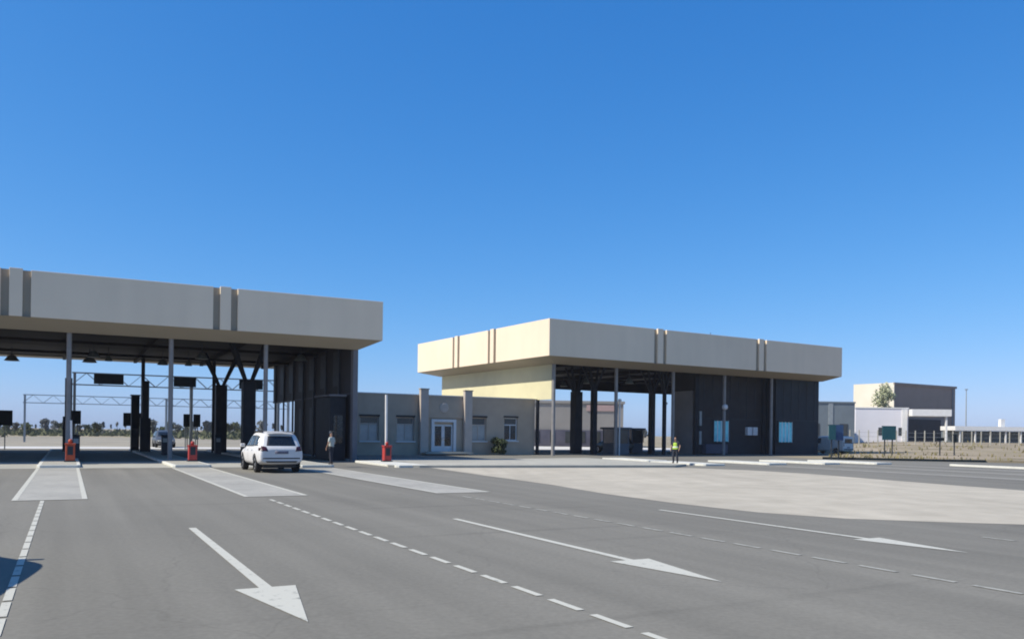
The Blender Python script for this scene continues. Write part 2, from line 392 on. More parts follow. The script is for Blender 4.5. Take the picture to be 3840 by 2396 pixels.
# glazed side wall at the right end
MB().box(-.32, 0, -.02, .5, 0, 7.03).build('corner_pillar', 'wall_mid', CA, bevel=.02)
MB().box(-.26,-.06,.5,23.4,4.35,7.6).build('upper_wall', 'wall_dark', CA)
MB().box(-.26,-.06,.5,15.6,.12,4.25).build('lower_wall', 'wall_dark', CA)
MB().box(-.3,-.02,.5,23.4,4.25,4.35).build('transom', 'steel_dark', CA)
for k in range(7):
    y = 3.0 + k*3.2
    MB().box(-.40,-.3,y-.11,y+.11,0,7.6).build('mullion', 'steel_dark', CA)
for k in range(6):
    y = 3.35 + k*3.2
    MB().box(-.29,-.262,y+.1,y+1.3,4.9,7.2).build('window', 'steel_dark', CA)
    if k < 4: MB().box(-.30,-.262,y+.25,y+1.0,.5,3.6).build('wall_strip', 'steel_dark', CA)
MB().box(-1.5,-.48,.9,4.4,.0,4.1).build('booth_room', 'column_dark', CA, bevel=.03)
MB().box(-1.6,-.47,.8,4.5,4.103,4.22).build('booth_roof', 'wall_mid', CA)
for x in (-1.3,):
    MB().box(x,x+.6,.86,.897,1.1,2.9).build('booth_window', 'glass_dark', CA)

# --- canopy B (right)
CB = empty('checkpoint_canopy', (PB.x, PB.y, 0), AB, 'beige flat roofed canopy on the right with sunlit cream side wall and dark offices', 'canopy')
canopy_shell(CB, 0, 35.2, 22.0, 1.84, .75, 1.84, 1.84, 7.92, 7.92, 8.35, 8.40, 11.50, (10.35, 23.55), (7.7, 14.85), .74, .33)
for x in (.12, 7.0, 13.9, 20.7, 27.5):
    MB().tube((x,.3,0),(x,.3,8.36),.16,n=14).build('pole', 'pole', CB)
MB().box(.03,.27,.5,21.6,4.89,8.34).build('side_wall', 'wall_cream', CB)
MB().box(.05,.45,14.0,14.4,0,4.885).build('column', 'column_dark', CB)
tree_column(CB, 7.0, 6.4, .86, 6.0, 8.3)
tree_column(CB, 7.0, 3.6, .48, 6.2, 8.3)
tree_column(CB, 13.9, 3.3, .50, 6.0, 8.3)
tree_column(CB, 13.9, 1.5, .30, 6.0, 8.3, spread=.6)
tree_column(CB, 7.0, 16.0, .5, 6.0, 8.3)
tree_column(CB, 13.9, 16.0, .5, 6.0, 8.3)
MB().box(.6,34.6,21.45,21.75,7.15,8.34).build('rear_beam', 'soffit', CB)
# offices under the canopy
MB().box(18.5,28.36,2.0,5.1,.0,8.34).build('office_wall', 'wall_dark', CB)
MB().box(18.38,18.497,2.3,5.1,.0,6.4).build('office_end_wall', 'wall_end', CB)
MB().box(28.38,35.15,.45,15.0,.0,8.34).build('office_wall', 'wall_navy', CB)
MB().box(18.2,18.7,1.75,1.997,.0,8.34).build('corner_pillar', 'column_dark', CB)
def cyan(x0, x1, y):
    MB().box(x0-.14,x0-.02,y-.16,y-.001,1.2,3.56).box(x1+.02,x1+.14,y-.16,y-.001,1.2,3.56).box(x0-.02,x1+.02,y-.16,y-.001,3.46,3.56).box(x0-.02,x1+.02,y-.2,y-.001,1.2,1.3).build('window_surround', 'steel_dark', CB)
    f = MB().box(x0,x1,y-.06,y-.002,1.34,3.42).build('window', 'glass_cyan', CB)
    n = 4
    for k in range(n+1):
        x = x0 + (x1-x0)*k/n
        MB().box(x-.06,x+.06,y-.09,y-.062,1.30,3.46).build('mullion', 'cyan_frame', f)
cyan(20.95,23.05,2.0); cyan(28.75,30.85,.45)
MB().box(27.9,28.3,1.72,1.997,.0,8.0).build('corner_pillar', 'wall_navy', CB)
for z0, z1 in ((2.9,4.35),(1.0,2.35)):
    MB().box(18.95,19.25,1.9,1.995,z0,z1).build('wall_plate', 'window_pale', CB)
for x in (25.5,26.35):
    MB().box(x,x+.65,1.6,1.995,2.0,2.85).build('air_conditioner', 'fitting_white', CB, bevel=.04)
MB().box(19.4,22.4,1.4,1.996,.13,1.05).build('counter', 'hall_base', CB)
bt = MB()
for k in range(7): bt.box(19.6+k*1.22,19.66+k*1.22,1.965,1.998,3.7,8.3)
for k in range(5): bt.box(29.5+k*1.22,29.56+k*1.22,.415,.448,3.7,8.3)
bt.box(18.75,27.85,1.96,1.9975,3.6,3.69).box(28.4,35.1,.41,.4475,3.6,3.69)
bt.build('cladding_joint', 'steel_dark', CB)
# antenna on roof
an = MB().tube((20.6,2.2,11.15),(20.6,2.2,12.35),.03).tube((20.2,2.2,12.1),(21.0,2.2,12.1),.025).tube((20.3,2.2,11.9),(20.9,2.2,11.9),.025)
an.build('antenna', 'steel_dark', CB)
# round white fitting on the fourth pole, no light source
lx, ly = FB(20.55,.05)
lp = MB().lathe([(.05,4.5),(.24,4.56),(.3,4.75),(.24,4.96),(.06,5.05)], 14, 0, 0)
lo = lp.build('pole_fitting', 'fitting_white', smooth=True); lo.location = (lx,ly,0)
tag(lo, 'round white fitting on the pole above the left blue window', 'lamp')

# hanging lamps under canopy A
def lamp_proto():
    e = empty('hanging_lamp', (0,0,0))
    MB().tube((0,0,.35),(0,0,1.0),.025,n=6).build('rod', 'steel_dark', e)
    MB().lathe([(.08,.40),(.16,.34),(.30,.05),(.34,0.0),(.30,-.02)], 14).build('shade', 'lamp_dark', e, smooth=True)
    return e
lamp0 = lamp_proto()
lamp_spots = [(-19.77, 18.18, 1.5, 'pale bell lamp hanging at the far left under the left canopy'),
              (-14.85, 16.26, 1.5, 'large pale bell lamp hanging right of the left canopy pole'),
              (-14.7, 11.2, 1.3, 'pale bell lamp just above and right of the large one'),
              (-13.7, 14.11, 0.8, 'small bell lamp hanging above the left gantry sign'),
              (-10.04, 15.39, 1.2, 'bell lamp hanging left of the second canopy pole'),
              (-8.3, 15.02, 0.8, 'small bell lamp hanging above the middle gantry sign'),
              (-8.29, 8.02, 1.3, 'pale bell lamp under the ceiling right of the second canopy pole'),
              (-2.35, 5.2, 1.3, 'pale bell lamp under the ceiling right of the third canopy pole')]
for i, (x, y, k, l) in enumerate(lamp_spots):
    o = lamp0 if i == 0 else copy_tree(lamp0)
    X, Y = FA(x, y); o.location = (X, Y, 6.62); o.scale = (k,k,1.0); tag(o, l, 'lamp', 'bell lamps hanging under the canopy')

for x, y, k, l in ((2.5,6.0,1.3,'bell lamp hanging near the left front corner of the right canopy'),(4.6,12.0,1.2,'bell lamp hanging behind the first bay of the right canopy'),(9.4,8.0,1.3,'bell lamp hanging right of the second pole of the right canopy'),(10.8,14.0,1.2,'bell lamp hanging deep under the right canopy, in front of the far hall'),(12.4,5.0,1.3,'bell lamp hanging left of the third pole of the right canopy'),(15.6,4.0,1.3,'bell lamp hanging beside the grey end wall of the offices')):
    o = copy_tree(lamp0); X, Y = FB(x, y); o.location = (X, Y, 7.0); o.scale = (k,k,1.3); tag(o, l, 'lamp', 'bell lamps hanging under the canopy')

# ------------------------------------------------------------------ annex between the canopies
AX = empty('annex_building', (-12.4, 65.5, 0), AB, 'low flat roofed grey annex with white double doors between the two canopies', 'building')
H = 4.9
def wall_with_holes(x0, x1, z1, holes, y, th, name, m):
    w = MB(); xs = sorted({x0, x1, *[v for h in holes for v in h[:2]]})
    for a, b in zip(xs[:-1], xs[1:]):
        hs = [h for h in holes if h[0] <= a and h[1] >= b]
        if not hs: w.box(a, b, y, y+th, 0, z1)
        else:
            h = hs[0]
            if h[2] > 0: w.box(a, b, y, y+th, 0, h[2])
            w.box(a, b, y, y+th, h[3], z1)
    return w.build(name, m, AX)
win = [(.45,2.05,1.15,3.1),(3.6,5.15,1.15,3.1),(10.42,11.95,1.2,3.2),(13.74,15.1,1.25,3.25)]
door = (6.9,8.7,.3,2.55)
wall_with_holes(-.3, 16.9, H, win+[door], 0, .3, 'wall', 'wall_grey')
MB().box(-.3,16.9,.31,7.0,.0,.3).build('floor_slab', 'concrete', AX)
MB().box(-.3,16.9,.302,7.0,H-.35,H-.02).build('roof', 'roof', AX)
MB().box(16.6,16.9,.302,7.0,.302,H-.352).build('wall', 'wall_grey', AX)
MB().box(-.3,16.6,6.7,7.0,.302,H-.352).build('wall', 'wall_grey', AX)
MB().box(-.36,16.96,-.06,.36,H+.001,H+.09).build('coping', 'coping', AX)
for x in (5.52, 9.62):
    MB().box(x,x+.72,-.42,-.062,0,5.40).build('pilaster', 'pilaster', AX, bevel=.02)
    MB().box(x-.05,x+.77,-.46,-.065,5.402,5.48).build('pilaster', 'wall_grey', AX)
MB().box(6.24,9.62,-.12,-.004,3.1,4.6).build('sign_band', 'wall_grey', AX)
for i, (a, b, z0, z1) in enumerate(win):
    f = MB()
    t = .09
    f.box(a,a+t,.14,.24,z0,z1).box(b-t,b,.14,.24,z0,z1).box(a+t,b-t,.14,.24,z0,z0+t).box(a+t,b-t,.14,.24,z1-t,z1).box(a+t,b-t,.14,.24,z0+1.32,z0+1.32+t).box((a+b)/2-.03,(a+b)/2+.03,.15,.23,z0+t,z0+1.32)
    w = f.build('window', 'door_white' if i == 3 else 'pilaster', AX)
    MB().box(a+t,b-t,.18,.20,z0+t,z0+1.318).build('pane', 'glass_dark' if i == 3 else 'window_pale', w)
    MB().box(a+t,b-t,.181,.201,z0+1.32+t+.002,z1-t).build('pane', 'glass_smoke', w)
    MB().box(a-.08,b+.08,-.12,.018,z0-.1,z0).build('sill', 'door_white', w)
    MB().box(a-.05,b+.05,-.1,-.003,z1+.001,z1+.14).build('blind_box', 'wall_dark', w)
d = MB(); x0, x1, z0, z1 = door; t = .14
d.box(x0-.25,x0-.001,-.16,-.004,.3,2.75).box(x1+.001,x1+.25,-.16,-.004,.3,2.75).box(x0-.25,x1+.25,-.17,-.003,2.752,2.98)
d.build('door_surround', 'door_white', AX)
for a, b in ((x0,(x0+x1)/2-.005),((x0+x1)/2+.005,x1)):
    f = MB().box(a,a+t,.03,.1,z0,z1).box(b-t,b,.03,.1,z0,z1).box(a+t,b-t,.03,.1,z1-t,z1).box(a+t,b-t,.03,.1,z0,z0+.45)
    dd = f.build('door', 'door_white', AX)
    MB().box(a+t,b-t,.05,.07,z0+.452,z1-t).build('pane', 'glass_dark', dd)
    MB().box(b-.1 if a == x0 else a+.06, b-.06 if a == x0 else a+.1, -.03,.028,1.2,1.5).build('handle', 'chrome', dd)
MB().box(16.98,17.2,-.3,-.08,0,4.95).build('corner_post', 'column_dark', AX)
st = MB().box(x0-1.3,x1+1.3,-1.3,-.18,.13,.22); st.box(x0-1.0,x1+1.0,-.95,-.19,.221,.30)
st.build('door_step', 'concrete', AX)
# faint round emblem plate above the door
MB().lathe([(.30,0),(.42,.03),(.30,.06)],18).build('emblem', 'pilaster', AX).matrix_local = Matrix.Translation((7.8,-.13,3.95)) @ Matrix.Rotation(R(90),4,'X')

# ------------------------------------------------------------------ barriers
def barrier(F, a, x, y, z, m, boom, label, h=1.35):
    ox, oy = F(x, y)
    e = empty('barrier_gate', (ox,oy,z), a, label, 'barrier', 'barrier gates on the island noses')
    MB().box(-.22,.22,-.2,.2,.06,h-.12).build('cabinet', m, e, bevel=.03)
    MB().box(-.28,.28,-.26,.26,0,.058).build('base_plate', 'steel_dark', e)
    MB().box(-.25,.25,-.23,.23,h-.118,h-.03).build('lid', m, e, bevel=.02)
    MB().box(-.13,.13,-.215,-.202,.35,.8).build('hatch', 'steel_dark', e)
    MB().lathe([(.09,h-.029),(.1,h+.12),(.05,h+.18)],12).build('beacon', m, e, smooth=True)
    if boom:
        b = MB().bar((.05,.27,h-.35),(.02,.27,h-.35+boom),.10,.13); b.build('boom', 'white_paint', e)
        MB().box(-.05,.14,.2301,.40,h-.62,h-.3).build('boom_bracket', 'steel_dark', e)
    return e
barrier(FA, AA, -16.05, -2.6, .139, 'orange', 1.5, 'orange barrier box on the leftmost kerb island', .98)
barrier(FA, AA, -10.15, -2.8, .139, 'red', 0, 'short red barrier box on the kerb island left of the white car', .92)
barrier(FA, AA, .35, -4.6, .139, 'red', 3.3, 'red barrier box with its long white boom standing upright before the annex', .98)

def ticket_machine(x, y, label):
    ox, oy = FA(x, y)
    e = empty('ticket_machine', (ox,oy,.139), AA, label, 'ticket machine', 'ticket machines on the islands')
    MB().box(-.2,.2,-.25,.25,0,1.25).build('cabinet', 'steel_dark', e, bevel=.03)
    MB().box(-.24,.24,-.3,.3,1.252,1.34).build('hood', 'sign_dark', e, bevel=.02)
    MB().box(-.14,.14,-.262,-.252,.85,1.12).build('screen', 'window_pale', e)
ticket_machine(-15.75, 3.4, 'dark ticket machine beside the left canopy pole')
ticket_machine(-10.4, 9.5, 'dark ticket machine left of the grey car far under the canopy')
ticket_machine(-6.6, 12.0, 'dark ticket machine left of the two thick dark columns')

def booth(x, y, label, m):
    ox, oy = FB(x, y)
    e = empty('control_booth', (ox,oy,.004), AB, label, 'booth', 'booths under the right canopy')
    MB().box(-.75,.75,-1.1,1.1,0,1.05).build('base', m, e, bevel=.02)
    for sx in (-.7,.7):
        for sy in (-1.05,1.05): MB().box(sx-.05,sx+.05,sy-.05,sy+.05,1.051,2.4).build('corner_post', m, e)
    MB().box(-.68,.68,-1.08,-1.05,1.06,2.39).box(-.68,.68,1.05,1.08,1.06,2.39).box(-.73,-.70,-1.0,1.0,1.06,2.39).box(.70,.73,-1.0,1.0,1.06,2.39).build('glazing', 'glass_smoke', e)
    MB().box(-.95,.95,-1.3,1.3,2.401,2.6).build('roof', m, e, bevel=.02)
booth(10.4, 4.5, 'pale grey glazed booth between the second and third poles of the right canopy', 'wall_mid')
booth(16.0, 9.0, 'grey glazed booth deep under the right canopy beside the offices', 'wall_mid')
for x, y, l in ((7.45, .3, 'thin post white as a sunlit strip, right beside the second pole of the right canopy'), (15.1, 2.6, 'thin white post just left of the grey end wall of the offices')):  # first one: sunlight on a pole put into its white colour
    ox, oy = FB(x, y); o = MB().tube((0,0,0),(0,0,4.9),.06,n=10).lathe([(.1,4.9),(.16,4.95),(.16,5.1),(.08,5.15)],10).build('white_post', 'white_paint')
    o.location = (ox,oy,0); tag(o, l, 'post', 'thin white posts under the right canopy')

# ------------------------------------------------------------------ gantries, lane boards
def truss(e, x0, x1, y, z0, z1, name='truss', m='steel_grey', r=.042, seg=1.1, w=.5):
    t = MB()
    for yy in (y-w/2, y+w/2):
        for z in (z0, z1): t.bar((x0,yy,z),(x1,yy,z),r*2)
    n = max(2, int(round((x1-x0)/seg)))
    for k in range(n):
        a = x0+(x1-x0)*k/n; b = x0+(x1-x0)*(k+1)/n
        for yy in (y-w/2, y+w/2):
            t.bar((a,yy,z0),(b,yy,z1),r) if k % 2 == 0 else t.bar((a,yy,z1),(b,yy,z0),r)
        t.bar((a,y-w/2,z1),(a,y+w/2,z1),r)
    return t.build(name, m, e)
def gantry(x0, x1, y, z0, z1, label, signs=(), m='steel_grey', posts=()):
    ox, oy = FA(x0, y)
    e = empty('sign_gantry', (ox,oy,0), AA, label, 'gantry', 'truss gantries behind the left canopy')
    truss(e, 0, x1-x0, 0, z0, z1, m=m)
    for p in posts:
        MB().box(p-x0-.11,p-x0+.11,-.36,-.27,0,z1).box(p-x0-.11,p-x0+.11,.27,.36,0,z1).build('post', m, e)
    for a, b in signs:
        MB().box(a-x0,b-x0,-.55,-.36,z0+.1,z1-.05).build('sign_panel', 'sign_dark', e, bevel=.02)
    return e
gantry(-15.9, 2.2, 32, 5.70, 6.75, 'grey truss gantry with dark lane signs seen under the left canopy', ((-14.2,-11.8),(-7.6,-5.65),(-1.75,.45)), posts=(-15.7,-6.0,2.0))
gantry(-21.2, 12, 70, 4.95, 5.95, 'fainter grey truss gantry farther back, without signs', (), posts=(-21,-4.5,11.8))
def board(px, y, x0, x1, z0, z1, label, rows=1):
    ox, oy = FA((x0+x1)/2, y); w = (x1-x0)/2
    e = empty('lane_board', (ox,oy,0), AA, label, 'sign board', 'dark lane boards behind the left canopy')
    MB().box(-w,w,-.08,.08,z0,z1).build('panel', 'sign_dark', e, bevel=.02)
    MB().box(-w*.3-.04,-w*.3+.04,.085,.16,0,z1-.1).build('post', 'steel_grey', e)
    MB().box(w*.3-.04,w*.3+.04,.085,.16,0,z1-.1).build('post', 'steel_grey', e)
board(0, 29.5, -21.8,-20.25, 2.0,3.25, 'dark lane board at the left edge under the canopy')
board(0, 29.5, -15.95,-15.2, 2.2,3.35, 'small dark lane board just right of the left canopy pole')
board(0, 29.5, -11.9,-10.1, 2.1,3.25, 'wide dark lane board left of the middle dark column')
board(0, 29.5, -6.95,-6.4, 2.1,3.25, 'narrow dark lane board, left one of the pair above the red barrier')
board(0, 29.5, -6.1,-5.5, 2.1,3.25, 'narrow dark lane board, right one of the pair above the red barrier')
ox, oy = FA(-11.4, 22.5)
kb = empty('control_booth', (ox,oy,0), AA, 'tall narrow dark control cabinet left of the middle dark column', 'booth')
MB().box(-.30,.30,-.4,.4,.0,4.5).build('cabinet', 'sign_dark', kb, bevel=.04)
MB().box(-.2,.2,-.42,-.402,.4,1.9).build('door', 'steel_dark', kb)
MB().box(-.36,.36,-.46,.46,4.502,4.6).build('roof', 'steel_dark', kb)

# ------------------------------------------------------------------ vehicles
def loft_body(sts, prof, name, m, parent, subd=2, cutters=(), yflat=True):
    bm = bmesh.new(); rings = []
    for s in sts:
        pts = prof(*s); half = [(x, s[0], z) for x, z in pts]
        ring = half + [(-x, y, z) for x, y, z in reversed(half[1:-1])]
        rings.append([bm.verts.new(p) for p in ring])
    n = len(rings[0])
    for a, b in zip(rings[:-1], rings[1:]):
        for k in range(n): bm.faces.new((a[k], a[(k+1)%n], b[(k+1)%n], b[k]))
    for r in (rings[0], rings[-1]):
        h = n//2
        for k in range(h):                      # quad strip caps
            a, b = r[k], r[k+1]; c, d = r[(n-k-1)%n], r[(n-k)%n]
            vs = []
            for v in (a, b, c, d):
                if v not in vs: vs.append(v)
            if len(vs) >= 3: bm.faces.new(vs)
    bmesh.ops.recalc_face_normals(bm, faces=bm.faces)
    me = bpy.data.meshes.new(name); bm.to_mesh(me); bm.free()
    o = bpy.data.objects.new(name, me); COL.objects.link(o)
    if subd:
        s = o.modifiers.new('s', 'SUBSURF'); s.levels = s.render_levels = subd
    cuts = []
    for (y, z, rad, x0, x1) in cutters:
        for sx in (-1, 1):
            c = MB().tube((sx*x0, y, z), (sx*x1, y, z), rad, n=28).build('cut', 'rubber'); cuts.append(c)
            bo = o.modifiers.new('b', 'BOOLEAN'); bo.operation = 'DIFFERENCE'; bo.object = c; bo.solver = 'EXACT'
    dg = bpy.context.evaluated_depsgraph_get(); dg.update()
    ev = o.evaluated_get(dg); nm = bpy.data.meshes.new_from_object(ev, depsgraph=dg)
    o.modifiers.clear(); o.data = nm; bpy.data.meshes.remove(me)
    for c in cuts: bpy.data.objects.remove(c)
    nm.materials.clear(); nm.materials.append(M[m])
    for p in nm.polygons: p.use_smooth = True
    for p in nm.polygons: p.material_index = 0
    try: nm.set_sharp_from_angle(angle=R(40))
    except Exception: pass
    o.parent = parent
    b2 = bmesh.new(); b2.from_mesh(nm); bvh = BVHTree.FromBMesh(b2); b2.free()
    return o, bvh
def patch(bvh, quad, direction, start, name, m, parent, off=.008, n=8):
    """quad: four (a,b) corners in the plane seen along direction ('y+','y-','x+','x-')"""
    rows = []
    for j in range(n+1):
        v = j/n; row = []
        for i in range(n+1):
            u = i/n
            a = (1-v)*((1-u)*quad[0][0]+u*quad[1][0]) + v*((1-u)*quad[3][0]+u*quad[2][0])
            b = (1-v)*((1-u)*quad[0][1]+u*quad[1][1]) + v*((1-u)*quad[3][1]+u*quad[2][1])
            if direction[0] == 'y': o = Vector((a, start, b)); d = Vector((0, 1 if direction[1] == '+' else -1, 0))
            else: o = Vector((start, a, b)); d = Vector((1 if direction[1] == '+' else -1, 0, 0))
            h, nn, _, _ = bvh.ray_cast(o, d)
            if h is None: h = o + d*abs(start)*.5; nn = -d
            if nn.dot(d) > 0: nn = -nn
            row.append(h + nn*off)
        rows.append(row)
    o = MB().quads(rows).build(name, m, parent, smooth=True)
    s = o.modifiers.new('t', 'SOLIDIFY'); s.thickness = .006; s.offset = -1
    return o
def wheel(parent, x, y, r=.36, w=.24):
    s = 1 if x > 0 else -1
    e = MB().tube((x-w/2,y,r),(x+w/2,y,r),r,n=28)
    t = e.build('wheel', 'rubber', parent, bevel=.03)
    MB().tube((x+s*w*.5+s*.002,y,r),(x+s*w*.5+s*.012,y,r),r*.64,n=20).build('rim', 'rim', t)
    sp = MB()
    for k in range(5):
        a = 2*math.pi*k/5
        sp.bar((x+s*(w*.5+.018),y,r),(x+s*(w*.5+.018),y+math.cos(a)*r*.6,r+math.sin(a)*r*.6),.07,.012)
    sp.build('spokes', 'plastic_black', t)

def suv(label, paint, loc, rz, group=None):
    e = empty('suv_car', (0,0,0), 0, label, 'car', group)
    prof = lambda y, w, zb, zt, zr, wr: [(0,zb),(w*.80,zb),(w*.96,zb+.10),(w,.62),(w*.995,zt-.16),(w*.95,zt),(wr+.03,zr-.10),(wr*.86,zr-.015),(0,zr+.015)]
    st = [(-2.34,.80,.46,.90,.97,.70),(-2.30,.87,.40,.98,1.05,.74),(-2.2,.90,.36,1.02,1.16,.745),(-1.92,.93,.32,1.04,1.60,.70),(-1.72,.935,.30,1.04,1.685,.69),(-1.0,.94,.28,1.02,1.73,.69),(0,.94,.28,1.0,1.725,.68),
          (.42,.94,.28,.99,1.66,.66),(1.2,.93,.28,.97,1.12,.74),(1.45,.925,.28,.96,1.03,.74),(1.95,.89,.32,.88,.93,.68),(2.22,.80,.38,.78,.80,.55),(2.34,.66,.44,.66,.68,.42)]
    body, bvh = loft_body(st, prof, 'body', paint, e, 2, [(-1.38,.37,.43,.62,1.3),(1.38,.37,.43,.62,1.3)])
    patch(bvh, [(-.60,1.13),(.60,1.13),(.50,1.53),(-.50,1.53)], 'y+', -4, 'rear_window', 'glass_dark', e)
    patch(bvh, [(-.66,1.15),(.66,1.15),(.55,1.56),(-.55,1.56)], 'y-', 4, 'windscreen', 'glass_dark', e)
    for sx in (-1, 1):
        D = 'x+' if sx < 0 else 'x-'
        patch(bvh, [(-.92,1.09),(-.02,1.07),(-.02,1.54),(-.92,1.55)], D, 3*sx, 'side_window', 'glass_smoke', e)
        patch(bvh, [(.05,1.07),(.82,1.06),(.40,1.46),(.05,1.54)], D, 3*sx, 'side_window', 'glass_smoke', e)
        patch(bvh, [(-1.72,1.13),(-.99,1.10),(-.99,1.55),(-1.55,1.50)], D, 3*sx, 'side_window', 'glass_smoke', e)
        t = patch(bvh, [(.56*sx,.90),(.84*sx,.92),(.80*sx,1.12),(.62*sx,1.08)], 'y+', -4, 'tail_light', 'tail_red', e, .012)
        patch(bvh, [(-2.22,.92),(-2.0,.94),(-1.98,1.04),(-2.2,1.04)], D, 3*sx, 'tail_light', 'tail_red', e, .010)
        patch(bvh, [(.42*sx,.60),(.68*sx,.62),(.68*sx,.76),(.42*sx,.72)], 'y-', 4, 'headlight', 'window_pale', e)
        wheel(e, sx*.80, -1.38); wheel(e, sx*.80, 1.38)
        m_ = MB().box(sx*1.0-.10,sx*1.0+.10,.86,.98,1.02,1.18).build('mirror', paint, e, bevel=.035)
        MB().bar((sx*.62,-1.5,1.70),(sx*.62,.2,1.72),.05,.04).build('roof_rail', 'plastic_black', e)
        for yy in (-.95, .0, .95):
            patch(bvh, [(yy-.006,.42),(yy+.006,.42),(yy+.006,1.02),(yy-.006,1.02)], D, 3*sx, 'door_seam', 'plastic_black', e, .002, 6)
        for yy in (-.75, .2):
            patch(bvh, [(yy-.1,.90),(yy+.08,.90),(yy+.08,.93),(yy-.1,.93)], D, 3*sx, 'door_handle', 'chrome', e, .02, 3)
    patch(bvh, [(-.27,.80),(.27,.80),(.27,.92),(-.27,.92)], 'y+', -4, 'number_plate', 'plate', e, .012, 4)
    patch(bvh, [(-.76,.585),(.76,.585),(.76,.635),(-.76,.635)], 'y+', -4, 'bumper_trim', 'plastic_black', e, .006)
    patch(bvh, [(-.60,.44),(.60,.44),(.66,.50),(-.66,.50)], 'y+', -4, 'bumper_valance', 'plastic_black', e, .006)
    patch(bvh, [(-.4,.50),(.4,.50),(.4,.66),(-.4,.66)], 'y-', 4, 'grille', 'plastic_black', e)
    MB().box(-.56,.56,-2.02,-1.78,1.668,1.70).build('roof_spoiler', paint, e, bevel=.012)
    MB().bar((.0,-2.15,1.16),(.28,-2.10,1.24),.02).build('rear_wiper', 'plastic_black', e)
    MB().box(-.66,.66,-2.0,2.0,.20,.34).build('underbody', 'plastic_black', e)
    e.location = loc; e.rotation_euler = (0,0,rz)
    return e
cx_, cy_ = FA(-7.83,-11.5)
ws = suv('white suv driving away between the kerb islands towards the left canopy', 'car_white', (cx_,cy_,.012), AA)
ws.scale = (1.06,1.06,1.06)
x, y = FA(-7.6, 40); c2 = suv('dark grey car on the sunlit lane far beyond the left canopy', 'car_grey', (x,y,.012), AA+R(180))
x, y = FB(13.3, 8.6); suv('dark green car parked in the shade under the right canopy', 'car_green', (x,y,.004), AB)

def van(label, paint, loc, rz):
    e = empty('van', (0,0,0), 0, label, 'van')
    prof = lambda y, w, zb, zt, zr, wr: [(0,zb),(w*.9,zb),(w,zb+.12),(w*1.0,.8),(w*.995,zt-.08),(w*.985,zt),(wr,zr-.10),(wr*.9,zr-.01),(0,zr+.01)]
    st = [(-2.5,.90,.40,1.1,1.9,.82),(-2.46,.93,.36,1.12,1.98,.86),(-2.3,.95,.34,1.12,2.02,.88),(-1,.96,.32,1.12,2.04,.88),(.6,.96,.32,1.12,2.04,.88),(1.1,.96,.32,1.12,1.98,.86),(1.85,.94,.32,1.10,1.28,.82),(2.2,.90,.36,1.0,1.06,.76),(2.45,.78,.42,.82,.86,.6),(2.5,.7,.46,.74,.78,.5)]
    body, bvh = loft_body(st, prof, 'body', paint, e, 2, [(-1.5,.34,.40,.62,1.3),(1.55,.34,.40,.62,1.3)])
    patch(bvh, [(-.70,1.25),(.70,1.25),(.66,1.75),(-.66,1.75)], 'y+', -4, 'rear_window', 'glass_dark', e)
    patch(bvh, [(-.70,1.35),(.70,1.35),(.66,1.86),(-.66,1.86)], 'y-', 4, 'windscreen', 'glass_dark', e)
    for sx in (-1, 1):
        D = 'x+' if sx < 0 else 'x-'
        patch(bvh, [(.5,1.2),(1.55,1.2),(1.1,1.74),(.5,1.8)], D, 3*sx, 'side_window', 'glass_smoke', e)
        patch(bvh, [(sx*.76,.9),(sx*.86,.9),(sx*.86,1.35),(sx*.78,1.35)], 'y+', -4, 'tail_light', 'tail_red', e, .012)
        patch(bvh, [(.45*sx,.72),(.66*sx,.74),(.66*sx,.88),(.45*sx,.84)], 'y-', 4, 'headlight', 'window_pale', e)
        wheel(e, sx*.82, -1.5, .33, .22); wheel(e, sx*.82, 1.55, .33, .22)
        MB().box(sx*1.10-.11,sx*1.10+.11,1.45,1.58,1.12,1.42).build('mirror', 'plastic_black', e, bevel=.03)
    patch(bvh, [(-.78,.5),(.78,.5),(.78,.62),(-.78,.62)], 'y+', -4, 'rear_bumper', 'plastic_black', e, .02)
    patch(bvh, [(-.26,.72),(.26,.72),(.26,.84),(-.26,.84)], 'y+', -4, 'number_plate', 'plate', e, .012, 4)
    patch(bvh, [(-.5,.55),(.5,.55),(.5,.68),(-.5,.68)], 'y-', 4, 'grille', 'plastic_black', e)
    e.location = loc; e.rotation_euler = (0,0,rz)
    return e
x, y = FB(40.4, 3.0)
van('white van parked beside the right end of the dark offices', 'car_white', (x,y,.004), AB)
# a waiting van just outside the left edge; its shadow falls into the picture
vx, vy = -8.16, 10.78
r_ = Vector((math.cos(AA), math.sin(AA))); b_ = Vector((-r_.y, r_.x))
VA = AA - R(11); r_ = Vector((math.cos(VA), math.sin(VA))); b_ = Vector((-r_.y, r_.x))
pos = Vector((vx,vy)) - r_*.86 - b_*.95
van('dark van outside the left edge, its shadow falling on the dashed line', 'car_grey', (pos.x,pos.y,.004), VA)

# ------------------------------------------------------------------ people
def skin_chain(name, verts, edges, m, parent, root=0, sub=2):
    me = bpy.data.meshes.new(name); me.from_pydata([v[:3] for v in verts], edges, []); me.update()
    o = bpy.data.objects.new(name, me); COL.objects.link(o)
    o.modifiers.new('k', 'SKIN'); sk = me.skin_vertices[0].data
    for i, v in enumerate(verts):
        rr = v[3] if isinstance(v[3], tuple) else (v[3], v[3])
        sk[i].radius = rr; sk[i].use_root = (i == root)
    s = o.modifiers.new('s', 'SUBSURF'); s.levels = s.render_levels = sub
    dg = bpy.context.evaluated_depsgraph_get(); dg.update()
    nm = bpy.data.meshes.new_from_object(o.evaluated_get(dg), depsgraph=dg)
    o.modifiers.clear(); o.data = nm; bpy.data.meshes.remove(me)
    nm.materials.clear(); nm.materials.append(M[m])
    for p in nm.polygons: p.use_smooth = True; p.material_index = 0
    o.parent = parent
    return o
